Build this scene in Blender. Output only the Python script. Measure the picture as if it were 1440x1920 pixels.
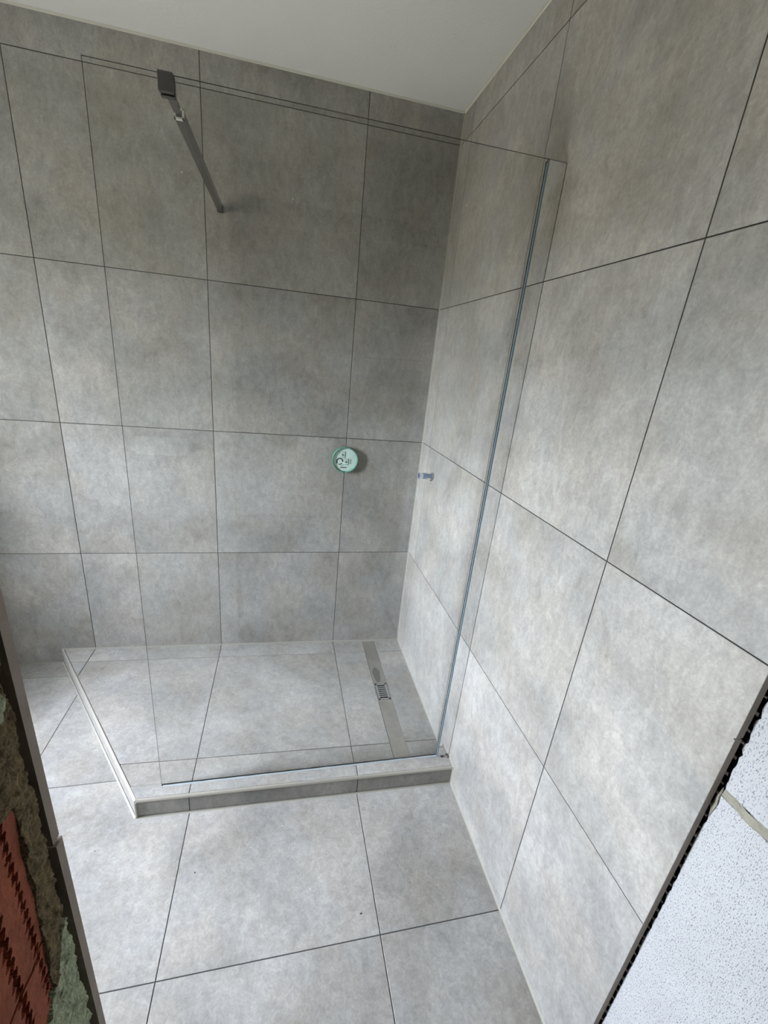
import bpy, bmesh, math, random
from mathutils import Vector, Matrix, noise
random.seed(7)
for o in list(bpy.data.objects): bpy.data.objects.remove(o)
S = bpy.context.scene; COL = S.collection

# ------------------------------------------------------------------ camera
F, CX, CY, CZ = 791.79, -0.684, -1.9972, 1.5606
YAW, PIT, ROL, PPX, PPY = 0.23566, -0.34336, 0.09671, -15.55, 1.92
fwd = Vector((math.sin(YAW)*math.cos(PIT), math.cos(YAW)*math.cos(PIT), math.sin(PIT)))
rgt = Vector((math.cos(YAW), -math.sin(YAW), 0)); upv = rgt.cross(fwd)
r2 = rgt*math.cos(ROL) + upv*math.sin(ROL); u2 = upv*math.cos(ROL) - rgt*math.sin(ROL)
cd = bpy.data.cameras.new('camera'); cam = bpy.data.objects.new('camera', cd); COL.objects.link(cam)
M = Matrix((r2, u2, -fwd)).transposed().to_4x4(); M.translation = (CX, CY, CZ); cam.matrix_world = M
cd.sensor_fit = 'HORIZONTAL'; cd.sensor_width = 36; cd.lens = F/1440*36
cd.shift_x = -PPX/1440; cd.shift_y = PPY/1440; cd.clip_start = 0.02
S.camera = cam

# ------------------------------------------------------------------ world: overcast sky, dim ground
SKY_STRENGTH = 246.0
w = bpy.data.worlds.new('overcast'); S.world = w; w.use_nodes = True
nt = w.node_tree; nt.nodes.clear()
out = nt.nodes.new('ShaderNodeOutputWorld'); bg = nt.nodes.new('ShaderNodeBackground')
tc = nt.nodes.new('ShaderNodeTexCoord'); sx = nt.nodes.new('ShaderNodeSeparateXYZ'); rp = nt.nodes.new('ShaderNodeValToRGB')
mr = nt.nodes.new('ShaderNodeMapRange'); mr.inputs[1].default_value = -1; mr.inputs[2].default_value = 1
nt.links.new(tc.outputs['Generated'], sx.inputs[0]); nt.links.new(sx.outputs[2], mr.inputs[0]); nt.links.new(mr.outputs[0], rp.inputs[0])
e = rp.color_ramp.elements
e[0].position = 0.0; e[0].color = (0.10, 0.094, 0.078, 1)
e[1].position = 1.0; e[1].color = (1.26, 1.38, 1.66, 1)
n_ = rp.color_ramp.elements.new(0.485); n_.color = (0.11, 0.105, 0.090, 1)
n_ = rp.color_ramp.elements.new(0.515); n_.color = (0.52, 0.56, 0.61, 1)
nt.links.new(rp.outputs[0], bg.inputs[0]); bg.inputs[1].default_value = SKY_STRENGTH; nt.links.new(bg.outputs[0], out.inputs[0])

# window openings (left wall of the bathroom, left wall of the hall)
XL = -2.60                              # inner face of the left wall
WY0, WY1, WZ0, WZ1 = -1.24, -0.66, 0.90, 2.02
HWY0, HWY1, HWZ0, HWZ1 = -3.3, -2.3, 0.9, 2.15
HXL = -2.2
def portal(name, x, y0, y1, z0, z1):
    l = bpy.data.lights.new(name, 'AREA'); l.shape = 'RECTANGLE'; l.size = z1-z0; l.size_y = y1-y0
    l.cycles.is_portal = True
    o = bpy.data.objects.new(name, l); COL.objects.link(o); o.location = (x, (y0+y1)/2, (z0+z1)/2)
    o.rotation_euler = (0, -math.pi/2, 0)      # shines towards +x
portal('bathroom_daylight_portal', XL-0.02, WY0, WY1, WZ0, WZ1)

vs = S.view_settings; vs.view_transform = 'Standard'; vs.look = 'None'; vs.gamma = 1; vs.exposure = 0.0; vs.use_curve_mapping = False

# ------------------------------------------------------------------ materials
def srgb(r, g, b):
    f = lambda c: c/12.92 if c <= .04045 else ((c+.055)/1.055)**2.4
    return (f(r/255), f(g/255), f(b/255), 1)
def mat(name, col=(.5,.5,.5,1), rough=.5, metal=0.0, bump=0.0, bscale=60, var=0.0, vscale=8, spec=.5, trans=0):
    m = bpy.data.materials.new(name); m.use_nodes = True; t = m.node_tree; b = t.nodes['Principled BSDF']
    b.inputs['Base Color'].default_value = col; b.inputs['Roughness'].default_value = rough
    b.inputs['Metallic'].default_value = metal; b.inputs['Specular IOR Level'].default_value = spec
    tc = t.nodes.new('ShaderNodeTexCoord')
    if var:
        n = t.nodes.new('ShaderNodeTexNoise'); n.inputs['Scale'].default_value = vscale; n.inputs['Detail'].default_value = 6
        n.inputs['Roughness'].default_value = .65
        r = t.nodes.new('ShaderNodeValToRGB'); r.color_ramp.elements[0].position = .3; r.color_ramp.elements[1].position = .7
        r.color_ramp.elements[0].color = (*[c*(1-var) for c in col[:3]], 1); r.color_ramp.elements[1].color = (*[min(1, c*(1+var)) for c in col[:3]], 1)
        t.links.new(tc.outputs['Object'], n.inputs['Vector']); t.links.new(n.outputs['Fac'], r.inputs[0]); t.links.new(r.outputs[0], b.inputs['Base Color'])
    if bump:
        n = t.nodes.new('ShaderNodeTexNoise'); n.inputs['Scale'].default_value = bscale; n.inputs['Detail'].default_value = 5
        bp = t.nodes.new('ShaderNodeBump'); bp.inputs['Strength'].default_value = bump; bp.inputs['Distance'].default_value = .004
        t.links.new(tc.outputs['Object'], n.inputs['Vector']); t.links.new(n.outputs['Fac'], bp.inputs['Height']); t.links.new(bp.outputs[0], b.inputs['Normal'])
    return m

def tile_material():
    m = bpy.data.materials.new('concrete_look_tile'); m.use_nodes = True; t = m.node_tree; N = t.nodes; L = t.links; b = N['Principled BSDF']
    tc = N.new('ShaderNodeTexCoord'); oi = N.new('ShaderNodeObjectInfo')
    mul = N.new('ShaderNodeVectorMath'); mul.operation = 'SCALE'; mul.inputs['Scale'].default_value = 37.0
    cmb = N.new('ShaderNodeCombineXYZ'); L.new(oi.outputs['Random'], cmb.inputs[0])
    m2 = N.new('ShaderNodeMath'); m2.operation = 'MULTIPLY'; m2.inputs[1].default_value = 7.31; L.new(oi.outputs['Random'], m2.inputs[0]); L.new(m2.outputs[0], cmb.inputs[1])
    L.new(cmb.outputs[0], mul.inputs[0])
    add = N.new('ShaderNodeVectorMath'); L.new(tc.outputs['Object'], add.inputs[0]); L.new(mul.outputs[0], add.inputs[1])
    def nz(scale, det, rough, dist=0.0, vec=None):
        n = N.new('ShaderNodeTexNoise'); n.inputs['Scale'].default_value = scale; n.inputs['Detail'].default_value = det
        n.inputs['Roughness'].default_value = rough; n.inputs['Distortion'].default_value = dist
        L.new((vec or add).outputs[0], n.inputs['Vector']); return n
    def ramp(n, lo, hi, p0, p1):
        r = N.new('ShaderNodeValToRGB'); r.color_ramp.elements[0].position = p0; r.color_ramp.elements[1].position = p1
        r.color_ramp.elements[0].color = lo; r.color_ramp.elements[1].color = hi; L.new(n.outputs['Fac'], r.inputs[0]); return r
    def mix(a, b_, fac, mode='MIX'):
        x = N.new('ShaderNodeMix'); x.data_type = 'RGBA'; x.blend_type = mode
        if isinstance(fac, float): x.inputs[0].default_value = fac
        else: L.new(fac, x.inputs[0])
        L.new(a, x.inputs[6]); L.new(b_, x.inputs[7]); return x.outputs[2]
    base = ramp(nz(3.2, 5, .6, .3), srgb(131, 128, 123), srgb(162, 159, 154), .36, .66)       # soft clouds
    warm = ramp(nz(5.0, 3, .5), srgb(160, 149, 134), srgb(143, 147, 148), .4, .6)             # warm and cool patches
    c = mix(base.outputs[0], warm.outputs[0], .17)
    # brushed scuffs: noise stretched differently, thresholded
    mp = N.new('ShaderNodeMapping'); mp.inputs['Scale'].default_value = (1.5, 1.5, .8); mp.inputs['Rotation'].default_value = (.4, .3, .5); L.new(add.outputs[0], mp.inputs['Vector'])
    sc = ramp(nz(26, 8, .78, .6, mp), (.74, .74, .73, 1), (1.2, 1.2, 1.2, 1), .33, .68)
    c = mix(c, sc.outputs[0], .8, 'MULTIPLY')
    fine = ramp(nz(140, 4, .7), (.80, .80, .80, 1), (1.18, 1.18, 1.18, 1), .3, .7)
    c = mix(c, fine.outputs[0], .6, 'MULTIPLY')
    # thready scuffs: narrow bands of a detailed noise
    th = nz(15, 10, .74, .5); sb_ = N.new('ShaderNodeMath'); sb_.operation = 'SUBTRACT'; sb_.inputs[1].default_value = .5; L.new(th.outputs['Fac'], sb_.inputs[0])
    ab = N.new('ShaderNodeMath'); ab.operation = 'ABSOLUTE'; L.new(sb_.outputs[0], ab.inputs[0])
    tr = N.new('ShaderNodeValToRGB'); tr.color_ramp.elements[0].position = .0; tr.color_ramp.elements[1].position = .06
    tr.color_ramp.elements[0].color = (1.16, 1.16, 1.15, 1); tr.color_ramp.elements[1].color = (.97, .97, .97, 1); L.new(ab.outputs[0], tr.inputs[0])
    c = mix(c, tr.outputs[0], .55, 'MULTIPLY')
    # pale cement bloom in places
    bl = ramp(nz(9, 9, .82, .2), (0, 0, 0, 1), (1, 1, 1, 1), .56, .74)
    k = N.new('ShaderNodeMath'); k.operation = 'MULTIPLY'; k.inputs[1].default_value = .35; L.new(bl.outputs[0], k.inputs[0])
    pale = N.new('ShaderNodeRGB'); pale.outputs[0].default_value = srgb(178, 177, 172)
    c = mix(c, pale.outputs[0], k.outputs[0])
    L.new(c, b.inputs['Base Color'])
    b.inputs['Roughness'].default_value = .5; b.inputs['Specular IOR Level'].default_value = .4
    bp = N.new('ShaderNodeBump'); bp.inputs['Strength'].default_value = .12; bp.inputs['Distance'].default_value = .002
    L.new(nz(90, 5, .7).outputs['Fac'], bp.inputs['Height']); L.new(bp.outputs[0], b.inputs['Normal'])
    return m
M_TILE = tile_material()
M_BODY = mat('tile_body_edge', srgb(158, 146, 134), .9, bump=.3, bscale=120, var=.12, vscale=20)
M_GROUT = mat('dark_grout', srgb(38, 36, 33), .9)
M_GROUTF = mat('floor_grout', srgb(56, 54, 53), .9)
M_HALL = mat('raw_hall_wall', srgb(120, 110, 98), .95, bump=.5, bscale=50, var=.15)
M_SIL = mat('beige_silicone', srgb(146, 143, 131), .45)
M_ACR = mat('white_acrylic', srgb(200, 199, 188), .6)
M_CEIL = mat('ceiling_plaster', srgb(242, 243, 240), .9, bump=.15, bscale=140)
M_PLAST = mat('wall_plaster', srgb(205, 203, 196), .9, bump=.2, bscale=60)
M_CHROME = mat('polished_chrome', (.84, .85, .85, 1), .04, 1)
M_CHROME_D = mat('dark_chrome', (.42, .42, .41, 1), .22, 1)
M_STEEL = mat('brushed_steel', srgb(172, 168, 160), .42, .75, bump=.08, bscale=200, var=.12, vscale=14)
M_TRIM = mat('satin_metal_trim', srgb(176, 171, 160), .34, .45)
M_WHITEP = mat('white_plastic', srgb(235, 235, 228), .4)
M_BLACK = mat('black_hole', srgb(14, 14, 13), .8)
M_DARK = mat('dark_print', srgb(14, 24, 21), .6)

def glass_material():
    m = bpy.data.materials.new('clear_glass'); m.use_nodes = True; t = m.node_tree; N = t.nodes; L = t.links; N.clear()
    o = N.new('ShaderNodeOutputMaterial'); mx = N.new('ShaderNodeMixShader'); tr = N.new('ShaderNodeBsdfTransparent'); gl = N.new('ShaderNodeBsdfGlossy')
    tr.inputs[0].default_value = (.978, .982, .977, 1); gl.inputs['Roughness'].default_value = 0; gl.inputs[0].default_value = (1, 1, 1, 1)
    lw = N.new('ShaderNodeLayerWeight'); lw.inputs[0].default_value = .5
    p = N.new('ShaderNodeMath'); p.operation = 'POWER'; p.inputs[1].default_value = 5; L.new(lw.outputs['Facing'], p.inputs[0])
    a = N.new('ShaderNodeMath'); a.operation = 'MULTIPLY_ADD'; a.inputs[1].default_value = .96; a.inputs[2].default_value = .04; L.new(p.outputs[0], a.inputs[0])
    L.new(a.outputs[0], mx.inputs[0]); L.new(tr.outputs[0], mx.inputs[1]); L.new(gl.outputs[0], mx.inputs[2]); L.new(mx.outputs[0], o.inputs[0])
    return m
M_GLASS = glass_material()
M_GEDGE = mat('glass_edge', srgb(24, 28, 26), .15, spec=.8)

# ------------------------------------------------------------------ helpers
def obj(name, verts, faces, mats, parent=None, smooth=False, fm=None):
    me = bpy.data.meshes.new(name); me.from_pydata([tuple(v) for v in verts], [], faces)
    for m in (mats if isinstance(mats, (list, tuple)) else [mats]): me.materials.append(m)
    if fm:
        for p, i in zip(me.polygons, fm): p.material_index = i
    if smooth:
        for p in me.polygons: p.use_smooth = True
    me.update()
    o = bpy.data.objects.new(name, me); COL.objects.link(o)
    if parent: o.parent = parent
    return o
def bmobj(name, bm, mats, parent=None, smooth=False):
    bmesh.ops.recalc_face_normals(bm, faces=bm.faces)
    me = bpy.data.meshes.new(name); bm.to_mesh(me); bm.free()
    for m in (mats if isinstance(mats, (list, tuple)) else [mats]): me.materials.append(m)
    if smooth:
        for p in me.polygons: p.use_smooth = True
    o = bpy.data.objects.new(name, me); COL.objects.link(o)
    if parent: o.parent = parent
    return o
def add_box(bm, x0, x1, y0, y1, z0, z1, mi=0, bevel=0):
    vs = [bm.verts.new((x, y, z)) for x in (x0, x1) for y in (y0, y1) for z in (z0, z1)]
    fs = [bm.faces.new([vs[i] for i in f]) for f in ((0,1,3,2),(4,6,7,5),(0,4,5,1),(2,3,7,6),(0,2,6,4),(1,5,7,3))]
    for f in fs: f.material_index = mi
    if bevel:
        es = list({e for f in fs for e in f.edges})
        bmesh.ops.bevel(bm, geom=es, offset=bevel, segments=2, profile=.5, affect='EDGES')
    return fs
def box(name, x0, x1, y0, y1, z0, z1, m, parent=None, bevel=0):
    bm = bmesh.new(); add_box(bm, x0, x1, y0, y1, z0, z1, 0, bevel); return bmobj(name, bm, m, parent)
def struct(o, kind='structure'): o['kind'] = kind; return o
def tag(o, label, cat, group=None):
    o['label'] = label; o['category'] = cat
    if group: o['group'] = group
    return o
def empty(name, loc):
    o = bpy.data.objects.new(name, None); COL.objects.link(o); o.location = loc; o.empty_display_size = .05; return o
def child(o, root):                     # keeps world placement of meshes written in world coordinates
    o.parent = root; o.matrix_parent_inverse = Matrix.Translation(-Vector(root.location)); return o
# tile: a slab with its visible face in plane, thin arris, placed as an object with its own origin
def slab(name, axis, poly, face, depth, parent, m=None, arris=.0007, top=None):
    """poly: list of 2D points in the plane; axis: normal axis 0,1,2; face: coordinate of visible face; depth: signed thickness away from the viewer"""
    m = m or M_TILE
    cx = sum(p[0] for p in poly)/len(poly); cy = sum(p[1] for p in poly)/len(poly)
    def P(a, b, c):
        if axis == 0: return Vector((c, a, b))
        if axis == 1: return Vector((a, c, b))
        return Vector((a, b, c))
    n = len(poly); sg = 1 if depth > 0 else -1
    # inset polygon for the arris
    ins = []
    area = sum(poly[i][0]*poly[(i+1)%n][1]-poly[(i+1)%n][0]*poly[i][1] for i in range(n))
    s = 1 if area > 0 else -1
    for i in range(n):
        p0, p1, p2 = Vector(poly[i-1]), Vector(poly[i]), Vector(poly[(i+1) % n])
        d1 = (p1-p0).normalized(); d2 = (p2-p1).normalized()
        n1 = Vector((-d1.y, d1.x))*s; n2 = Vector((-d2.y, d2.x))*s
        bi = (n1+n2); k = bi.length
        bi = bi/k if k > 1e-6 else n1
        ins.append(p1+bi*arris/max(.3, bi.dot(n1)))
    z = top if top else (lambda a, b: face)
    org = P(cx, cy, face)
    V = [P(p[0], p[1], z(p[0], p[1]))-org for p in ins]
    V += [P(p[0], p[1], z(p[0], p[1])+sg*arris*.7)-org for p in poly]
    V += [P(p[0], p[1], z(p[0], p[1])+depth)-org for p in poly]
    Fc = [list(range(n)), list(range(2*n, 3*n))]; fm = [0, 1]
    for i in range(n):
        j = (i+1) % n
        Fc.append([i, j, n+j, n+i]); fm.append(0)
        Fc.append([n+i, n+j, 2*n+j, 2*n+i]); fm.append(1)
    bm = bmesh.new(); bv = [bm.verts.new(v) for v in V]
    for f, k in zip(Fc, fm):
        ff = bm.faces.new([bv[i] for i in f]); ff.material_index = k
    o = bmobj(name, bm, [m, M_BODY], parent); o.location = org
    return o
def rect(a0, a1, b0, b1): return [(a0, b0), (a1, b0), (a1, b1), (a0, b1)]
def clip(poly, convex):
    """Sutherland-Hodgman; convex polygon counter-clockwise"""
    outp = list(poly)
    for i in range(len(convex)):
        a = Vector(convex[i]); b = Vector(convex[(i+1) % len(convex)]); inp = outp; outp = []
        side = lambda p: (b.x-a.x)*(p[1]-a.y)-(b.y-a.y)*(p[0]-a.x)
        for k in range(len(inp)):
            p, q = inp[k-1], inp[k]; sp, sq = side(p), side(q)
            if sp*sq < 0:
                t = sp/(sp-sq); outp.append((p[0]+(q[0]-p[0])*t, p[1]+(q[1]-p[1])*t))
            if sq >= 0: outp.append(q)
        if not outp: return []
    # drop duplicates
    r = []
    for p in outp:
        if not r or (Vector(p)-Vector(r[-1])).length > 1e-4: r.append(p)
    if len(r) > 1 and (Vector(r[0])-Vector(r[-1])).length < 1e-4: r.pop()
    return r if len(r) >= 3 else []

# grid shared by wall and floor joints
A, E0, G, H, CEIL = 0.3818, 0.1032, 0.6, 0.6035, 2.5104
J = .0013                                   # half a joint
COR = .003                                  # silicone gap in corners
YE = -1.637                                 # end of the tiled right wall
YF = -1.637                                 # room face of the tiled front wall
XJ = -0.906                                 # right edge of the front wall's tiles (left jamb of the opening)
xs_joint = [0] + [-(A+G*i) for i in range(4)] + [XL]
zs_joint = [0, H, H+G, H+2*G, H+3*G, CEIL]

# ------------------------------------------------------------------ setting: walls
def cells(js, g0=COR, g1=COR):
    r = []
    for i in range(len(js)-1):
        a, b = js[i], js[i+1]
        s = 1 if b > a else -1
        a2 = a + s*(g0 if i == 0 else J); b2 = b - s*(g1 if i == len(js)-2 else J)
        r.append((min(a2, b2), max(a2, b2)))
    return r
# back wall
wb = struct(box('wall_back', XL-.05, .25, .0007, .16, -.02, CEIL+.05, M_GROUT))
for (x0, x1) in cells(xs_joint):
    for (z0, z1) in cells(zs_joint):
        slab('tile', 1, rect(x0, x1, z0, z1), 0.0, .0008, wb)
# right wall (tile layer stands proud of the bare block wall)
wr = struct(box('wall_right', .0215, .14, -3.75, .0, -.02, CEIL+.05, M_BLACK))
bed = box('adhesive_bed', .0007, .0185, YE+.012, -.002, .0, CEIL, M_GROUT, wr)
gl = box('grout', .0007, .008, YE+.003, YE+.013, 0, CEIL, M_GROUT, wr)
ys_joint = [0, -.1085, -(E0+G), -(E0+2*G), YE]
for ci, (y0, y1) in enumerate(cells(ys_joint, COR, 0)):
    for ri, (z0, z1) in enumerate(cells(zs_joint)):
        last = ci == 3
        poly = rect(y0, y1, z0, z1)
        if last and ri == 1:                 # chipped nick in the end of this tile
            poly = [(y0, z0), (y1, z0), (y1, z1), (y0, z1), (y0, 1.0698), (y0+.0016, 1.0694), (y0+.0024, 1.0672), (y0+.001, 1.0664), (y0, 1.0662)]
        slab('tile', 0, poly, 0.0, .0140 if last else .0008, wr, arris=.0006)
# adhesive ridges left by the notched trowel, seen in the gap behind the end tiles
bm = bmesh.new(); z = .12
while z < 1.38:
    h = random.uniform(.0015, .0035); top = z+random.uniform(-.002, .004); xi = random.choice((.0140, .0150, .0160)); yo = YE-.0012
    vs_ = [bm.verts.new(v) for v in ((xi, yo+random.uniform(-.001, .004), top), (.0186, yo-.001, z+h), (.0186, yo-.001, z-h), (xi, YE+.014, top+.0015), (.0186, YE+.014, z+h), (.0186, YE+.014, z-h))]
    for f in ((0,1,2),(3,5,4),(0,3,4,1),(1,4,5,2),(0,2,5,3)): bm.faces.new([vs_[i] for i in f])
    z += random.uniform(.020, .036)
M_ADH = mat('grey_adhesive', srgb(206, 200, 186), .95, bump=.4, bscale=150, var=.12)
rd = bmobj('adhesive_ridge', bm, M_ADH, wr); rd['kind'] = 'stuff'

# aerated concrete blocks: bare wall beyond the tiles
def ytong_material():
    m = mat('aerated_concrete', srgb(172, 172, 172), .95, var=.04, vscale=12); t = m.node_tree; N = t.nodes; L = t.links; b = N['Principled BSDF']
    tc = [n for n in N if n.type == 'TEX_COORD'][0]
    mp = N.new('ShaderNodeMapping'); mp.inputs['Scale'].default_value = (1, 1.8, .55); mp.inputs['Rotation'].default_value = (.25, 0, 0); L.new(tc.outputs['Object'], mp.inputs['Vector'])
    v = N.new('ShaderNodeTexVoronoi'); v.inputs['Scale'].default_value = 330; L.new(mp.outputs[0], v.inputs['Vector'])
    n = N.new('ShaderNodeTexNoise'); n.inputs['Scale'].default_value = 450; n.inputs['Detail'].default_value = 3; L.new(mp.outputs[0], n.inputs['Vector'])
    wv = N.new('ShaderNodeTexNoise'); wv.inputs['Scale'].default_value = 30; mp2 = N.new('ShaderNodeMapping'); mp2.inputs['Scale'].default_value = (1, 1.8, .12); L.new(tc.outputs['Object'], mp2.inputs['Vector']); L.new(mp2.outputs[0], wv.inputs['Vector'])
    r = N.new('ShaderNodeValToRGB'); r.color_ramp.elements[0].position = .565; r.color_ramp.elements[1].position = .65
    r.color_ramp.elements[0].color = (1, 1, 1, 1); r.color_ramp.elements[1].color = (.16, .16, .18, 1); L.new(n.outputs['Fac'], r.inputs[0])
    src = b.inputs['Base Color'].links[0].from_socket
    x = N.new('ShaderNodeMix'); x.data_type = 'RGBA'; x.blend_type = 'MULTIPLY'; x.inputs[0].default_value = .8
    L.new(src, x.inputs[6]); L.new(r.outputs[0], x.inputs[7]); L.new(x.outputs[2], b.inputs['Base Color'])
    ad = N.new('ShaderNodeMath'); ad.operation = 'MULTIPLY_ADD'; ad.inputs[1].default_value = 1.2; L.new(wv.outputs['Fac'], ad.inputs[0])
    iv = N.new('ShaderNodeMath'); iv.operation = 'MULTIPLY'; iv.inputs[1].default_value = -.9; L.new(n.outputs['Fac'], iv.inputs[0]); L.new(iv.outputs[0], ad.inputs[2])
    bp = N.new('ShaderNodeBump'); bp.inputs['Strength'].default_value = .55; bp.inputs['Distance'].default_value = .0022; L.new(ad.outputs[0], bp.inputs['Height']); L.new(bp.outputs[0], b.inputs['Normal'])
    return m
M_YT = ytong_material()
M_MORT = mat('block_mortar', srgb(132, 128, 114), .95, bump=.8, bscale=90, var=.18, vscale=40)
def rough_block(y0, y1, z0, z1, x, jag=.003, slope=0.0):
    """flat sawn face at x, ragged outline towards the tiles"""
    bm = bmesh.new(); n = max(4, int((z1-z0)/.008)); L_, R_ = [], []
    for i in range(n+1):
        z = z0+(z1-z0)*i/n
        j = noise.noise(Vector((z*60, 3.1, y1)))*jag + noise.noise(Vector((z*190, 8.1, y1)))*jag*.6
        L_.append((y1+j, z)); R_.append((y0, z))
    out_ = L_ + R_[::-1]
    V = [(x, a, b) for a, b in out_] + [(x+.05, a, b) for a, b in out_]
    vv = [bm.verts.new(v) for v in V]; k = len(out_)
    for i in range(n):
        bm.faces.new([vv[i], vv[i+1], vv[2*n-i], vv[2*n+1-i]])
    for i in range(k):
        j = (i+1) % k
        bm.faces.new([vv[i], vv[j], vv[k+j], vv[k+i]])
    return bmobj('block', bm, M_YT, wr)
rough_block(-3.74, YE-.003, .005, .171, .0185)
rough_block(-3.74, YE-.003, .179, .953, .0182)
rough_block(-3.74, YE-.0035, .969, 1.58, .0190, .005)
rough_block(-3.74, YE-.004, 1.588, 2.19, .0184)
rough_block(-3.74, YE-.004, 2.198, CEIL, .0186)
def lumpy(name, pts, x, th, m, parent, amp=.003):
    """mortar squeezed out of a joint: pts = centre line (y, z, half height)"""
    bm = bmesh.new(); rings = []
    for i, (y, z, h) in enumerate(pts):
        r = []
        for k in range(7):
            a = math.pi*k/6
            nz_ = noise.noise(Vector((y*70, z*70, k*1.7)))
            r.append(bm.verts.new((x - math.sin(a)*(th+nz_*amp), y, z + math.cos(a)*(h*(1+.35*nz_)))))
        rings.append(r)
    for a, b in zip(rings, rings[1:]):
        for k in range(6): bm.faces.new((a[k], a[k+1], b[k+1], b[k]))
    bm.faces.new(rings[0]); bm.faces.new(rings[-1][::-1])
    return bmobj(name, bm, m, parent)
for zc, hh in ((.961, .0085), (.175, .004), (1.584, .004), (2.194, .004)):
    lumpy('mortar', [(YE-.007-i*.006, zc+.002*math.sin(i*.7), hh) for i in range(60 if hh > .005 else 40)], .0196, .003, M_MORT, wr)
lumpy('mortar', [(YE-.001-.007*i/8, .935-.0*i, .002+.03*math.sin(math.pi*min(1, (i+1)/9))) for i in range(9)], .019, .004, M_MORT, wr, .004)

# left wall with window_1
xo = XL-.55
bm = bmesh.new()
add_box(bm, xo, XL, YF-.02, WY0, 0, CEIL); add_box(bm, xo, XL, WY1, .16, 0, CEIL)
add_box(bm, xo, XL, WY0, WY1, 0, WZ0); add_box(bm, xo, XL, WY0, WY1, WZ1, CEIL)
wl = struct(bmobj('wall_left', bm, M_PLAST))
def window(name, x, y0, y1, z0, z1):
    bm = bmesh.new(); t = .06
    add_box(bm, x-.035, x+.035, y0, y0+t, z0, z1); add_box(bm, x-.035, x+.035, y1-t, y1, z0, z1)
    add_box(bm, x-.035, x+.035, y0, y1, z0, z0+t); add_box(bm, x-.035, x+.035, y0, y1, z1-t, z1)
    o = struct(bmobj(name, bm, M_WHITEP))
    bm = bmesh.new(); add_box(bm, x-.004, x+.004, y0+t-.01, y1-t+.01, z0+t-.01, z1-t+.01); bmobj('pane', bm, M_GLASS, o)
    return o
window('window_1', XL-.47, WY0, WY1, WZ0, WZ1)
# tiles on the left wall around the window
tl_y = [0, -E0, -(E0+G), -(E0+2*G), YF]
for (y0, y1) in cells(tl_y):
    for (z0, z1) in cells(zs_joint):
        iy0, iy1, iz0, iz1 = max(y0, WY0), min(y1, WY1), max(z0, WZ0), min(z1, WZ1)
        if iy0 < iy1 and iz0 < iz1:
            for (a, b, c, d) in ((y0, WY0, z0, z1), (WY1, y1, z0, z1), (iy0, iy1, z0, WZ0), (iy0, iy1, WZ1, z1)):
                a, b, c, d = max(a, y0), min(b, y1), max(c, z0), min(d, z1)
                if b-a > .012 and d-c > .012: slab('tile', 0, rect(a, b, c, d), XL+.004, -.004, wl)
        else: slab('tile', 0, rect(y0, y1, z0, z1), XL+.004, -.004, wl)

# front wall: masonry left of the opening and above it
M_BRICK = mat('red_hollow_brick', srgb(156, 84, 58), .92, bump=.6, bscale=160, var=.3, vscale=22)
M_OLD = mat('old_mortar', srgb(126, 110, 80), .97, bump=.9, bscale=380, var=.6, vscale=120)
M_GREEN = mat('pale_green_mortar', srgb(180, 188, 156), .97, bump=.9, bscale=380, var=.5, vscale=110)
M_CAV = mat('dark_cavity', srgb(26, 23, 19), .97)
OPZ = 2.12
YO = -1.985                                  # hall face of the front wall
bm = bmesh.new()
add_box(bm, xo, XJ-.018, YO, YF-.0125, 0, CEIL)
add_box(bm, XJ-.018, .0185, YO, YF-.0125, OPZ, CEIL)
wf = struct(bmobj('wall_front', bm, M_CAV))
fx = [XL, -2.3, -1.7, -1.1, XJ]
for i, (x0, x1) in enumerate(cells([-v for v in fx], COR, 0)):
    x0, x1 = -x1, -x0
    for k, (z0, z1) in enumerate(cells([0, .458, 1.058, 1.658, 2.258, CEIL])):
        slab('tile', 1, rect(x0, x1-(.0022 if (k % 2 == 0 and i == 3) else 0), z0, z1), YF, -.0125, wf)
slab('tile', 1, rect(XJ+J, -.003, OPZ, CEIL-COR), YF, -.0125, wf)
# the raw reveal, facing +x: rough relief sheets with zones
def relief(name, inside, m, base, amp, fr, y0, y1, z0, z1, st=.0028, stz=.004, grooves=None, seed=0, dome=0.0):
    bm = bmesh.new(); ny = int((y1-y0)/st); nzn = int((z1-z0)/stz); vd = {}
    def vert(i, k):
        if (i, k) in vd: return vd[(i, k)]
        y, z = y0+i*st, z0+k*stz
        x = base(y, z) if callable(base) else base
        p = Vector((y*fr, z*fr*.8, seed))
        x += amp*(.9*noise.noise(p)+.5*noise.noise(p*2.7)+.3*noise.noise(p*5.5))
        if grooves: x -= grooves(y, z)
        vd[(i, k)] = bm.verts.new((x, y, z)); return vd[(i, k)]
    for i in range(ny):
        for k in range(nzn):
            y, z = y0+(i+.5)*st, z0+(k+.5)*stz
            if inside(y, z): bm.faces.new((vert(i, k), vert(i+1, k), vert(i+1, k+1), vert(i, k+1)))
    # give it depth: extrude the sheet back into the wall
    r = bmesh.ops.extrude_face_region(bm, geom=list(bm.faces))
    for v in r['geom']:
        if isinstance(v, bmesh.types.BMVert): v.co.x = XJ-.032
    return bmobj(name, bm, m, wf, smooth=(m is not M_BRICK))
nn = lambda y, z, f, s: noise.noise(Vector((y*f, z*f, s)))
Y_M = -1.6468                                # mortar edge nearest the room
def edge_m(z): return Y_M + .004*nn(0, z, 22, 1) + .0025*nn(0, z, 70, 2)
def edge_b(z):                               # boundary mortar | brick
    base = -1.671 - .012*max(0, min(1, (1.10-z)/.2)) 
    return base + .004*nn(0, z, 18, 5) + .0015*nn(0, z, 60, 6)
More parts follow.
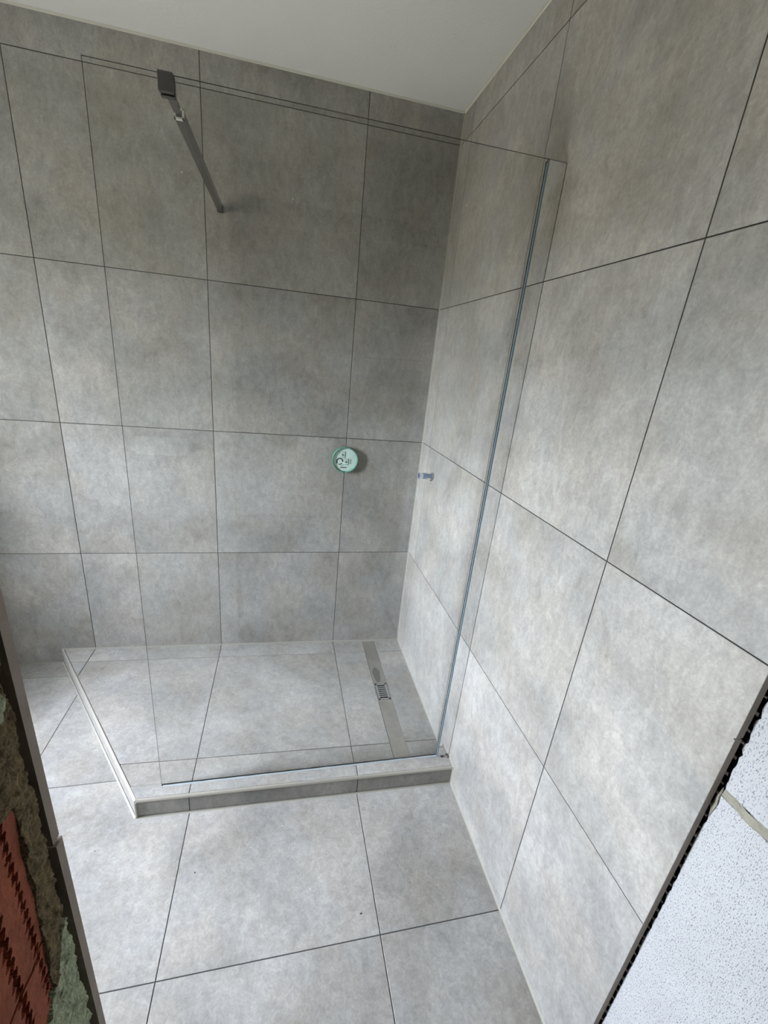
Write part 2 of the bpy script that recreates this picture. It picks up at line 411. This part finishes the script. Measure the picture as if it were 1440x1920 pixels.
def zones(y, z):
    y += .008; z -= .012
    e = edge_m(z)
    if y > e: return None
    n1 = .02*nn(y, z, 16, 9)
    if z < .885 + n1*1.2 + (y+1.69)*1.1: return 'green'
    if z > 1.228 + n1*.7 and y < -1.655+.006*nn(0, z, 30, 4): return 'green2'
    if y > edge_b(z): return 'mortar'
    if z > 1.148 + n1*.5: return 'mortar'
    return 'brick'
YB = -1.80
relief('mortar', lambda y, z: zones(y, z) == 'mortar', M_OLD, XJ-.005, .005, 65, YB, -1.642, .80, 1.55, st=.0013, stz=.0018, seed=3)
relief('plaster_patch', lambda y, z: zones(y, z) == 'green' , M_GREEN, XJ-.004, .005, 60, YB, -1.642, .62, .95, st=.0013, stz=.0018, seed=5)
relief('plaster_patch', lambda y, z: zones(y, z) == 'green2', M_GREEN, XJ-.004, .005, 60, YB, -1.642, 1.2, 1.6, st=.0016, stz=.002, seed=6)
relief('mortar', lambda y, z: y+.008 < edge_m(z), M_OLD, XJ-.006, .005, 40, YB, -1.642, 0, .62, st=.01, stz=.01, seed=8)
relief('mortar', lambda y, z: y+.008 < edge_m(z), M_OLD, XJ-.006, .005, 40, YB, -1.642, 1.6, OPZ, st=.01, stz=.01, seed=8)
relief('mortar', lambda y, z: True, M_OLD, XJ-.014, .005, 40, -1.985, YB, 0, OPZ, st=.012, stz=.012, seed=9)
# hollow bricks: saw-tooth vertical grooves where the cells are broken open
def saw(y, z, yc, per=.0135, ampz=.0034, w=.0031):
    t = (z/per) % 1.0
    c = yc + ampz*(t-.5)*2
    d = abs(y-c)
    return .011 if d < w or (t < .16 and abs(y-yc) < ampz+w*.5) else 0.0
def brick_groove(y, z):
    y += .008; z -= .012
    g = saw(y, z, -1.690) + saw(y, z, -1.7205, .0145, .0036) + saw(y, z, -1.752, .0145, .0036)
    return g
zb = [(.80, .9635), (.9665, 1.20)]
for a, b in zb:
    relief('brick', lambda y, z, a=a, b=b: zones(y, z) == 'brick' and a < z-.012 < b, M_BRICK,
           lambda y, z: XJ-.006-(.0022 if y > -1.698 else 0), .0012, 40, YB, -1.642, a+.012, b+.012, st=.0011, stz=.0014, grooves=brick_groove, seed=12)

# ceiling and floor
cl = struct(box('ceiling', xo, .2, YF-.02, .16, CEIL, CEIL+.12, M_CEIL))
fl = struct(box('floor', xo, .018, -3.75, .1, -.12, -.0013, M_GROUTF))
fy = [0, -E0, -(E0+G), -(E0+2*G), -(E0+3*G), -(E0+4*G), -3.7]
curb = [(0, 0), (-1.735, 0), (-1.157, -.857), (0, -.879)]        # plan of the shower base (ccw)
def inside_curb(x, y):
    for i in range(4):
        a, b = curb[i], curb[(i+1) % 4]
        if (b[0]-a[0])*(y-a[1])-(b[1]-a[1])*(x-a[0]) < 0: return False
    return True
for (x0, x1) in cells(xs_joint):
    for (y0, y1) in cells(fy):
        if all(inside_curb(x, y) for x in (x0+.01, x1-.01) for y in (y0+.01, y1-.01)): continue
        slab('tile', 2, rect(x0, x1, y0, y1), 0.0, -.0012, fl)

# sealant beads in the corners
def bead(name, pts, s, m, nrm1, nrm2, parent=None):
    """small triangular fillet along a polyline; nrm1/nrm2 point away from both surfaces"""
    bm = bmesh.new(); rings = []
    for p in pts:
        p = Vector(p); a = Vector(nrm1)*s; b = Vector(nrm2)*s
        rings.append([bm.verts.new(p-(Vector(nrm1)+Vector(nrm2))*.001), bm.verts.new(p+a), bm.verts.new(p+(a+b)*.36), bm.verts.new(p+b)])
    for r, q in zip(rings, rings[1:]):
        for i in range(4): bm.faces.new((r[i], r[(i+1) % 4], q[(i+1) % 4], q[i]))
    bm.faces.new(rings[0]); bm.faces.new(rings[-1][::-1])
    o = bmobj(name, bm, m, parent); return o
struct(bead('trim_1', [(0, 0, .03), (0, 0, CEIL)], .005, M_SIL, (-1, 0, 0), (0, -1, 0)))
struct(bead('trim_2', [(0, -.878, 0), (0, YE, 0)], .005, M_SIL, (-1, 0, 0), (0, 0, 1)))
struct(bead('trim_3', [(-1.735, 0, 0), (XL+.005, 0, 0)], .004, M_SIL, (0, -1, 0), (0, 0, 1)))
struct(bead('trim_4', [(XL+.004, 0, CEIL), (0, 0, CEIL)], .006, M_ACR, (0, -1, 0), (0, 0, -1)))
struct(bead('trim_5', [(0, 0, CEIL), (0, YE, CEIL)], .006, M_ACR, (-1, 0, 0), (0, 0, -1)))

# hall behind the camera
hb = struct(box('wall_hall_back', HXL-.32, .14, -3.9, -3.75, -.1, CEIL+.1, M_HALL))
bm = bmesh.new()
add_box(bm, HXL-.3, HXL, -3.75, YO, -.1, CEIL)
struct(bmobj('wall_hall_left', bm, M_HALL))
struct(box('ceiling_hall', xo, .2, -3.9, YF-.02, CEIL, CEIL+.12, M_HALL))
bm = bmesh.new(); add_box(bm, HXL, XJ-.018, YO-.012, YO-.001, 0, CEIL)
struct(bmobj('wall_hall_front', bm, M_HALL))

# ------------------------------------------------------------------ shower base
ZC = .081                                    # top of the curb
def zfl(x, y):                                # falls from the left and front edges to the drain side
    xs = -1.735-.578/.857*y
    return .035+.0445*x/xs
def ytop(x): return -.802-.010*(x+1.08)/1.08 # line where glass meets the curb
base = tag(empty('shower_tray', (-.6, -.43, 0)), 'raised grey tiled shower floor with metal edge trim and a skewed left side', 'shower floor')
def kid(o): return child(o, base)
def inset_poly(poly, d):
    n = len(poly); r = []
    for i in range(n):
        p0, p1, p2 = Vector(poly[i-1]), Vector(poly[i]), Vector(poly[(i+1) % n])
        d1 = (p1-p0).normalized(); d2 = (p2-p1).normalized()
        n1 = Vector((-d1.y, d1.x)); n2 = Vector((-d2.y, d2.x)); dd = d[i-1], d[i]
        # offset lines p0p1 by d[i-1], p1p2 by d[i]
        det = d1.x*d2.y-d1.y*d2.x
        a = p1+n1*dd[0]; b = p1+n2*dd[1]
        t = ((b.x-a.x)*d2.y-(b.y-a.y)*d2.x)/det
        q = a+d1*t; r.append((q.x, q.y))
    return r
ccw = [(0, 0), (-1.735, 0), (-1.157, -.857), (0, -.879)]
TR = .009                                    # trim width
core = inset_poly(ccw, [.0005, .0085, .0085, .0005])
def prism(poly, z0, ztop, name, m, bm=None):
    own = bm is None; bm = bm or bmesh.new(); n = len(poly)
    t = [bm.verts.new((p[0], p[1], ztop(*p) if callable(ztop) else ztop)) for p in poly]
    b = [bm.verts.new((p[0], p[1], z0)) for p in poly]
    bm.faces.new(t); bm.faces.new(b[::-1])
    for i in range(n): bm.faces.new((t[i], b[i], b[(i+1) % n], t[(i+1) % n]))
    return kid(bmobj(name, bm, m)) if own else None
split = [(0, ytop(0)), (-1.19, ytop(-1.19))]
half_back = [(.1, .1), (-2, .1), (-2, ytop(-2)+.001), (.1, ytop(.1)+.001)]
half_front = [(.1, ytop(.1)-.001), (-2, ytop(-2)-.001), (-2, -2), (.1, -2)]
fb = clip(core, half_back); ff = clip(core, half_front)
DX0, DX1, DY0, DY1 = -.2135, -.1455, -.786, -.011     # drain channel footprint
bm = bmesh.new()
for r_ in (rect(-2, DX0-.0004, -1, .1), rect(DX1+.0004, .1, -1, .1), rect(DX0-.0004, DX1+.0004, -1, DY0-.0004), rect(DX0-.0004, DX1+.0004, DY1+.0004, .1)):
    p_ = clip(fb, r_)
    if p_: prism(p_, 0, lambda x, y: zfl(x, y)-.0022, '', None, bm)
kid(bmobj('floor_core', bm, M_GROUTF))
prism(ff, 0, ZC-.0022, 'curb_core', M_GROUTF)
inner = inset_poly(ccw, [.004, TR+.001, TR+.001, .004])
def floor_tile(poly):
    if len(poly) < 3: return
    o = slab('tile', 2, poly, .05, -.002, None, top=lambda x, y: zfl(x, y)); kid(o)
ysc = [(-.0015, -E0+J), (-E0-J, -(E0+G)+J), (-(E0+G)-J, -.9)]
xsc = [(-.002, DX1+.0015), (DX0-.0015, -A+J), (-A-J, -(A+G)+J), (-(A+G)-J, -(A+2*G)+J), (-(A+2*G)-J, -2.0)]
for (xa, xb) in xsc:
    for (ya, yb) in ysc:
        p = clip(rect(xb, xa, yb, ya), inner); p = clip(p, half_back) if p else []
        if p: floor_tile(p)
# small end pieces of floor in line with the channel
for (ya, yb) in ((-.002, DY1+.001), (DY0-.001, -.9)):
    p = clip(clip(rect(DX0-.0015, DX1+.0015, yb, ya), inner), half_back)
    if p: floor_tile(p)
# curb top tiles
for (xa, xb) in ((-.002, -A+J), (-A-J, -(A+G)+J), (-(A+G)-J, -2.0)):
    p = clip(rect(xb, xa, -1.0, -.75), inner); p = clip(p, half_front) if p else []
    if p: kid(slab('tile', 2, p, ZC, -.002, None))
# riser tiles on the front and the skewed side
def riser(p, q, z0, z1):
    p = Vector((*p, 0)); q = Vector((*q, 0)); d = (q-p).normalized(); nrm = Vector((d.y, -d.x, 0)); L_ = (q-p).length
    bm = bmesh.new(); vs_ = []
    for off in (0, -.007):
        for s_ in (0, L_):
            for z in (z0, z1): vs_.append(bm.verts.new(d*s_+nrm*off+Vector((0, 0, z))))
    for f in ((0,1,3,2),(4,6,7,5),(0,4,5,1),(2,3,7,6),(0,2,6,4),(1,5,7,3)): bm.faces.new([vs_[i] for i in f])
    o = bmobj('riser_tile', bm, M_TILE); o.location = p; kid(o)
def yfr(x): return -.857-(.022)*(x+1.157)/1.157
ins = .0015
for xa, xb in ((-1.150, -(A+G)-J), (-(A+G)+J, -A-J), (-A+J, -.003)):
    riser((xa, yfr(xa)+ins), (xb, yfr(xb)+ins), .003, ZC-.0105)
d_ = Vector((-1.157+1.735, -.857, 0)).normalized(); sn = Vector((d_.y, -d_.x, 0))   # outward normal of the side
s0 = Vector((-1.735, 0, 0))-sn*ins+d_*.004; s1 = Vector((-1.157, -.857, 0))-sn*ins-d_*.008
sm = s0+(s1-s0)*.17
riser(sm[:2], s1[:2], .003, ZC-.0105); riser(s0[:2], (sm-d_*.0026)[:2], .003, ZC-.0105)
# rounded metal trim along both edges and up the corner
def trim(p, q, name='edge_trim'):
    p = Vector(p); q = Vector(q); d = (q-p).normalized(); nrm = Vector((d.y, -d.x, 0)); bm = bmesh.new(); rs = []
    prof = [(-TR, -.0005)] + [(-.0085+.0085*math.sin(a), -.0085+.0085*math.cos(a)) for a in [math.pi/2*i/6 for i in range(7)]] + [(0, -.0102), (-TR, -.0102)]
    for c in (p, q): rs.append([bm.verts.new(c+nrm*a+Vector((0, 0, ZC+.0005+b))) for a, b in prof])
    n = len(prof)
    for i in range(n): bm.faces.new((rs[0][i], rs[0][(i+1) % n], rs[1][(i+1) % n], rs[1][i]))
    bm.faces.new(rs[0]); bm.faces.new(rs[1][::-1])
    kid(bmobj(name, bm, M_TRIM))
trim((-1.157, -.857, 0), (-.0025, -.879, 0)); trim((-1.735+.004, -.006, 0), (-1.157, -.857, 0))
cb = bmesh.new(); bmesh.ops.create_cone(cb, cap_ends=True, segments=16, radius1=.0042, radius2=.0042, depth=ZC-.010, matrix=Matrix.Translation((-1.1535, -.8565, (ZC-.010)/2+.001)))
kid(bmobj('corner_trim', cb, M_TRIM))
# sealant around the base
def kbead(pts, s, n1, n2, nm='sealant'): kid(bead(nm, pts, s, M_SIL, n1, n2))
fnr = Vector((-.022/1.157, -1, 0)).normalized()
kbead([(-1.157, -.857, 0), (0, -.879, 0)], .005, fnr, (0, 0, 1))
kbead([(-1.735, 0, 0), (-1.157, -.857, 0)], .0055, sn, (0, 0, 1))
struct(bead('trim_7', [(0, 0, zfl(0, 0)), (-1.73, 0, zfl(-1.73, 0))], .0045, M_SIL, (0, -1, 0), (0, 0, 1)))
struct(bead('trim_8', [(0, 0, zfl(0, 0)), (0, -.81, zfl(0, 0))], .0045, M_SIL, (-1, 0, 0), (0, 0, 1)))
struct(bead('trim_6', [(0, -.835, ZC), (0, -.8795, ZC)], .004, M_SIL, (-1, 0, 0), (0, 0, 1)))
kbead([(0, -.8795, ZC), (0, -.8795, 0)], .006, (-1, 0, 0), (0, -1, 0))
kbead([(-1.0785, ytop(-1.08)+.001, ZC-.0005), (-1.187, ytop(-1.187)+.001, ZC-.0008)], .0014, (0, -1, 0), (0, 0, 1))

# ------------------------------------------------------------------ shower drain
dr = tag(empty('shower_drain', ((DX0+DX1)/2, (DY0+DY1)/2, zfl(-.18, 0))), 'long brushed steel linear shower drain set in the shower floor near the right wall', 'drain')
def dk(o): return child(o, dr)
bm = bmesh.new(); GY0, GY1, GX0, GX1 = -.457, -.351, -.2085, -.1505
for (a, b, c, d) in ((DX0, DX1, DY0, GY0-.002), (DX0, DX1, GY1+.002, DY1), (DX0, GX0-.0015, GY0-.002, GY1+.002), (GX1+.0015, DX1, GY0-.002, GY1+.002)):
    vv = []
    for z_ in (0, -.004):
        for (x, y) in ((a, c), (b, c), (b, d), (a, d)): vv.append(bm.verts.new((x, y, zfl(x, y)-.0006+z_)))
    for f in ((0,1,2,3),(7,6,5,4),(0,4,5,1),(1,5,6,2),(2,6,7,3),(3,7,4,0)): bm.faces.new([vv[i] for i in f])
dk(bmobj('channel_plate', bm, M_STEEL))
bm = bmesh.new(); zt = zfl(-.18, 0)
fr = .0085; ns = 7; L_ = (GY1-GY0-2*fr); pit = L_/ns
add_box(bm, GX0, GX0+fr, GY0, GY1, zt-.004, zt); add_box(bm, GX1-fr, GX1, GY0, GY1, zt-.004, zt)
add_box(bm, GX0, GX1, GY0, GY0+fr, zt-.004, zt); add_box(bm, GX0, GX1, GY1-fr, GY1, zt-.004, zt)
for i in range(1, ns):
    yc = GY0+fr+pit*i; add_box(bm, GX0+fr, GX1-fr, yc-pit*.20, yc+pit*.20, zt-.004, zt)
dk(bmobj('grate', bm, mat('grate_steel', srgb(180, 180, 176), .35, .7)))
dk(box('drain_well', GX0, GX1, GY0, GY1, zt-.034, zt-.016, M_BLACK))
# wet streak: thin film of water on the plate next to the grate
bm = bmesh.new(); c = bm.verts.new((-.183, -.29, zfl(-.183, 0)+.0002)); ring = []
for i in range(28):
    a = 2*math.pi*i/28; rx = .018*(1+.12*math.sin(3*a)); ry = .058*(1+.08*math.sin(2*a+1))
    x, y = -.186+rx*math.cos(a), -.288+ry*math.sin(a); ring.append(bm.verts.new((x, y, zfl(x, y)-.0003)))
for i in range(28): bm.faces.new((c, ring[i], ring[(i+1) % 28]))
dk(bmobj('water_film', bm, mat('wet_steel', srgb(120, 118, 112), .12, .5), smooth=True))

# ------------------------------------------------------------------ glass screen with wall profile
XG0, XG1, ZG0, ZG1 = -1.0795, -.010, .0818, 2.0710
def yg(x): return -.812-.006*(x+1.08)/1.08    # front face of the pane
GT = .008
gs = tag(empty('glass_screen', (-.54, -.812, ZC)), 'tall frameless clear glass walk-in shower screen standing on the tiled curb', 'shower screen')
AR = .0042                                    # width of the ground arris on the free edges
bm = bmesh.new()
def gq(pts, k):
    q = bm.faces.new([bm.verts.new(p) for p in pts]); q.material_index = k
def gp(x, d, z): return (x, yg(x)+d, z)
gq([gp(XG0, 0, ZG0), gp(XG1, 0, ZG0), gp(XG1, 0, ZG1), gp(XG0, 0, ZG1)], 0)
gq([gp(XG1, GT, ZG0), gp(XG0, GT, ZG0), gp(XG0, GT, ZG1), gp(XG1, GT, ZG1)], 0)
gq([gp(XG0, 0, ZG1), gp(XG1, 0, ZG1), gp(XG1, AR, ZG1), gp(XG0, AR, ZG1)], 1)
gq([gp(XG0, AR, ZG1), gp(XG1, AR, ZG1), gp(XG1, GT, ZG1), gp(XG0, GT, ZG1)], 0)
gq([gp(XG0, 0, ZG1), gp(XG0, AR, ZG1), gp(XG0, AR, ZG0), gp(XG0, 0, ZG0)], 1)
gq([gp(XG0, AR, ZG1), gp(XG0, GT, ZG1), gp(XG0, GT, ZG0), gp(XG0, AR, ZG0)], 0)
gq([gp(XG0, 0, ZG0), gp(XG0, GT, ZG0), gp(XG1, GT, ZG0), gp(XG1, 0, ZG0)], 1)
bmesh.ops.remove_doubles(bm, verts=bm.verts, dist=1e-5)
child(bmobj('pane', bm, [M_GLASS, M_GEDGE]), gs)
# wall profile: polished U channel
bm = bmesh.new(); px0, px1 = -.049, -.0011; yf_, yb_ = yg(-.02)-.0075, yg(-.02)+GT+.006
for (a, b, c, d) in ((px0, px1, yf_, yg(-.02)-.0008), (px0, px1, yg(-.02)+GT+.0008, yb_), (-.008, px1, yf_+.001, yb_-.001)):
    add_box(bm, a, b, c, d, ZC+.001, 2.0660, 0)
child(bmobj('wall_profile', bm, M_CHROME), gs)
child(box('shadow_strip', -.0011, -.0001, yf_-.0004, yf_+.002, ZC+.001, 2.0660, M_BLACK), gs)  # solid black strip drawing the shadow line between profile and wall
child(box('profile_cap', px0, px1, yf_, yb_, 2.0660, 2.0685, M_CHROME_D), gs)
M_REFLECT = mat('blue_reflection', srgb(120, 140, 150), .1, spec=.9)
child(box('reflection_strip', px0-.003, px0+.002, yg(-.05)-.0045, yg(-.05)-.0006, ZC+.0005, 2.062, M_REFLECT), gs)  # bluish strip painting the sky reflection along the chrome profile's left edge
# clear sealant under the pane
bm = bmesh.new(); rs = []
for i in range(40):
    x = XG0+.004+(px0-XG0-.004)*i/39; k = 1+.35*noise.noise(Vector((x*25, 0, 4)))
    rs.append([bm.verts.new((x, yg(x)+.0002, ZC+.0002)), bm.verts.new((x, yg(x)-.0036*k, ZC+.0002)), bm.verts.new((x, yg(x)+.0002, ZC+.0038*k))])
for a, b in zip(rs, rs[1:]):
    for i in range(3): bm.faces.new((a[i], a[(i+1) % 3], b[(i+1) % 3], b[i]))
child(bmobj('sealant', bm, mat('clear_silicone', srgb(168, 176, 178), .25)), gs)
# bits of dirt by the profile foot
for (x, y, s) in ((-.030, -.8275, .0035), (-.022, -.8290, .0022), (-.011, -.8245, .003), (-.008, -.833, .0024)):
    bm = bmesh.new(); bmesh.ops.create_icosphere(bm, subdivisions=1, radius=s, matrix=Matrix.Translation((x, y, ZC+.0012)) @ Matrix.Diagonal((1.7, .6, .5, 1)))
    child(bmobj('grime_spot', bm, M_BLACK), gs)

# ------------------------------------------------------------------ stabiliser bar
sb = tag(empty('stabiliser_bar', (-.923, 0, 2.05)), 'square dark metal support bar running from the glass top edge to the back wall', 'support bar')
zb_ = 2.050; cxm = -.926
bm = bmesh.new(); yf2 = yg(cxm)
add_box(bm, cxm-.0145, cxm+.0145, yf2-.011, yf2-.0006, 2.0375, 2.0695, 0, .0012)
add_box(bm, cxm-.0145, cxm+.0145, yf2+GT+.0006, yf2+GT+.012, 2.0375, 2.0695, 0, .0012)
add_box(bm, cxm-.0145, cxm+.0145, yf2-.009, yf2+GT+.010, ZG1+.0005, 2.0692, 0)
child(bmobj('glass_clamp', bm, mat('gunmetal_clamp', (.15, .15, .145, 1), .3, .9)), sb)
M_BAR = mat('bar_metal', (.24, .24, .23, 1), .22, .95)
child(box('inner_bar', cxm-.0065, cxm+.0075, -.720, yf2+GT+.010, zb_-.006, zb_+.008, M_BAR, bevel=.0008), sb)
bm = bmesh.new(); ax, bx_ = cxm-.0095, cxm+.0105
add_box(bm, ax, bx_, -.698, -.022, zb_-.009, zb_+.011, 0, .001)
child(bmobj('outer_tube', bm, M_BAR), sb)
bm = bmesh.new()
for (a, b, c, d) in ((ax-.0005, bx_+.0005, zb_-.0098, zb_-.0062), (ax-.0005, bx_+.0005, zb_+.0085, zb_+.0115), (ax-.0005, ax+.0028, zb_-.0098, zb_+.0115), (bx_-.0028, bx_+.0005, zb_-.0098, zb_+.0115)):
    add_box(bm, a, b, -.705, -.697, c, d)
child(bmobj('plastic_collar', bm, M_WHITEP), sb)
child(box('wall_bracket', ax-.0015, bx_+.0015, -.0215, -.0003, zb_-.0115, zb_+.0125, mat('bracket_metal', (.12, .12, .115, 1), .35, .8), bevel=.002), sb)

# ------------------------------------------------------------------ round valve housing on the back wall
vh = tag(empty('valve_housing', (-.3845, 0, 1.1015)), 'round turquoise plastic protective cap of a concealed shower valve on the back wall', 'valve cap')
def lathe(name, prof, seg, m, root, ax='y', loc=(0, 0, 0), smooth=True, sgn=-1):
    """prof: (radius, distance from the wall)"""
    bm = bmesh.new(); rs = []
    for r, d in prof:
        ring = []
        for i in range(seg):
            a = 2*math.pi*i/seg
            if ax == 'y': ring.append(bm.verts.new((loc[0]+r*math.cos(a), loc[1]-d, loc[2]+r*math.sin(a))))
            else: ring.append(bm.verts.new((loc[0]-d, loc[1]+r*math.cos(a), loc[2]+r*math.sin(a))))
        rs.append(ring)
    for a, b in zip(rs, rs[1:]):
        for i in range(seg): bm.faces.new((a[i], a[(i+1) % seg], b[(i+1) % seg], b[i]))
    if prof[0][0] > 1e-5: bm.faces.new(rs[0])
    bm.faces.new(rs[-1][::-1])
    return child(bmobj(name, bm, m, smooth=False), root)
M_TURQ = mat('turquoise_plastic', srgb(96, 154, 134), .18, spec=.6)
M_TFACE = mat('pale_green_plastic', srgb(196, 218, 208), .2, var=.08, vscale=20)
C0 = (-.3845, 0, 1.1015)
lathe('rim', [(.0615, .0003), (.0628, .017), (.0615, .0200), (.0592, .0200), (.0570, .0125), (.05, .0122)], 48, M_TURQ, vh, loc=C0)
lathe('face', [(.0565, .0115), (.0565, .0132), (.001, .0132)], 48, M_TFACE, vh, loc=C0)
bm = bmesh.new(); yfce = -.0137
def mk(x0, x1, z0, z1): add_box(bm, C0[0]+x0, C0[0]+x1, yfce-.0004, yfce+.0004, C0[2]+z0, C0[2]+z1)
# dial with teeth (ring of small marks)
for i in range(22):
    a = 2*math.pi*i/22
    if 3.9 < a < 4.4 or 5.6 < a < 6.0: continue
    cx_, cz_ = -.0255+.0145*math.cos(a), -.008+.0145*math.sin(a); mk(cx_-.0021, cx_+.0021, cz_-.0021, cz_+.0021)
# two pictograms: square, brackets and bars
for ox, oz in ((-.0115, .024), (.006, -.0095)):
    for (a, b, c, d) in ((-.004, .004, .0028, .0045), (-.004, .004, -.0045, -.0028), (-.0045, -.0025, -.0045, .0045), (.0025, .0045, -.0045, .0045), (-.006, .006, .0125, .0138), (-.006, .006, -.0135, -.0122), (.0098, .0118, -.0165, .0165)):
        mk(ox+a, ox+b, oz+c, oz+d)
mk(-.0215, .0085, -.0395, -.0358)                 # level slot
mk(-.016, -.013, -.0315, -.0285); mk(-.008, -.005, -.0265, -.0235)
for i, zz in enumerate((.001, -.004, -.010, -.016)): mk(.0295, .0308, zz-.002, zz+.001)
mk(.0245, .0252, -.020, .004)
child(bmobj('printed_marks', bm, M_DARK), vh)
lathe('lug', [(.0035, .012), (.0035, .0215), (.001, .022)], 12, M_TURQ, vh, loc=(C0[0]-.012, 0, C0[2]-.0565))

# ------------------------------------------------------------------ water outlet on the right wall
pf = tag(empty('pipe_fitting', (0, -.207, 1.088)), 'short chrome threaded water pipe stub with blue inside on the right wall', 'pipe fitting')
M_PIPE = mat('blued_chrome', (.27, .36, .52, 1), .18, 1); M_BLUE = mat('blue_plastic', srgb(12, 44, 104), .7)
L0 = (0, -.207, 1.088)
lathe('flange', [(.0165, .0003), (.0165, .006), (.0145, .009)], 6, mat('flange_metal', (.35, .35, .34, 1), .3, .9), pf, 'x', L0)
lathe('neck', [(.0105, .008), (.0105, .030)], 20, M_PIPE, pf, 'x', L0)
lathe('collar', [(.0105, .029), (.0145, .031), (.0145, .050), (.0125, .052)], 6, M_PIPE, pf, 'x', L0)
bm = bmesh.new(); rs = []
for r, d in ((.0125, .051), (.0125, .0635), (.0142, .065), (.0142, .069), (.0112, .069), (.0105, .054)):
    rs.append([bm.verts.new((-d, L0[1]+r*math.cos(2*math.pi*i/24), L0[2]+r*math.sin(2*math.pi*i/24))) for i in range(24)])
for a, b in zip(rs, rs[1:]):
    for i in range(24): bm.faces.new((a[i], a[(i+1) % 24], b[(i+1) % 24], b[i]))
child(bmobj('open_end', bm, mat('bright_chrome', (.8, .83, .88, 1), .12, 1), smooth=False), pf)
lathe('blue_insert', [(.0103, .054), (.0103, .0655), (.001, .0650)], 20, M_BLUE, pf, 'x', L0)
lathe('drip_tab', [(.003, .004), (.003, .010), (.002, .012)], 8, M_CHROME_D, pf, 'x', (0, L0[1]-.002, L0[2]-.020))

# ------------------------------------------------------------------ socket plate on the front wall (seen in the glass)
so = tag(empty('socket_plate', (-1.21, YF, 1.12)), 'white three gang electrical socket plate on the front wall, mirrored faintly in the glass', 'socket')
child(box('frame', -1.32, -1.10, YF+.0003, YF+.009, 1.08, 1.16, M_WHITEP, bevel=.002), so)
for i in range(3):
    cx_ = -1.283+.073*i
    bm = bmesh.new(); rs = []
    for r, d in ((.030, .009), (.030, .011), (.026, .011), (.0205, .011), (.0205, .0095)):
        rs.append([bm.verts.new((cx_+r*math.cos(2*math.pi*k/24), YF+d, 1.12+r*math.sin(2*math.pi*k/24))) for k in range(24)])
    for a, b in zip(rs, rs[1:]):
        for k in range(24): bm.faces.new((a[k], a[(k+1) % 24], b[(k+1) % 24], b[k]))
    bm.faces.new(rs[0]); bm.faces.new(rs[-1])
    child(bmobj('socket_insert', bm, M_WHITEP), so)

# tiny specks of white spacer and grout left on the wall tiles
for (x, z) in ((-.656, 2.124), (-1.057, 2.146)):
    bm = bmesh.new(); bmesh.ops.create_icosphere(bm, subdivisions=1, radius=.0022); o = bmobj('speck', bm, M_WHITEP, wb); o.location = (x, -.0012, z)
bm = bmesh.new(); bmesh.ops.create_icosphere(bm, subdivisions=1, radius=.0026); o = bmobj('speck', bm, M_WHITEP, wr); o.location = (-.0012, -.157, 2.158)

# ------------------------------------------------------------------ crumbs on the floor tiles
def crumb(x, y, z, s, m, lab):
    bm = bmesh.new(); bmesh.ops.create_icosphere(bm, subdivisions=1, radius=s)
    for v in bm.verts: v.co *= random.uniform(.7, 1.2); v.co.z *= .6
    lo = min(v.co.z for v in bm.verts)
    o = bmobj('debris_crumb', bm, m); o.location = (x, y, z-lo); tag(o, lab, 'crumb', 'crumbs on the floor tiles')
for (x, y, s, m, lab) in (
    (-.765, -1.01, .0013, M_WHITEP, 'white crumb on the middle floor tile, leftmost of the white ones below the curb'),
    (-.66, -.955, .0014, M_WHITEP, 'white crumb on the middle floor tile, closest to the curb'),
    (-.62, -1.02, .0012, M_WHITEP, 'tiny white crumb just right of the middle of the middle floor tile'),
    (-.575, -1.16, .0013, M_WHITEP, 'white crumb nearest the viewer on the middle floor tile'),
    (-.93, -1.06, .0018, M_DARK, 'dark crumb near the left joint of the middle floor tile'),
    (-.43, -1.245, .0022, M_DARK, 'largest dark crumb, at the lower right corner of the middle floor tile'),
    (-.33, -.935, .0017, M_DARK, 'dark crumb on the right floor tile close to the curb'),
    (-.26, -1.19, .0014, M_DARK, 'small dark crumb in the middle of the right floor tile'),
    (-1.25, -.95, .0018, M_DARK, 'dark crumb on the left floor tile near the curb corner')):
    crumb(x, y, 0, s, m, lab)
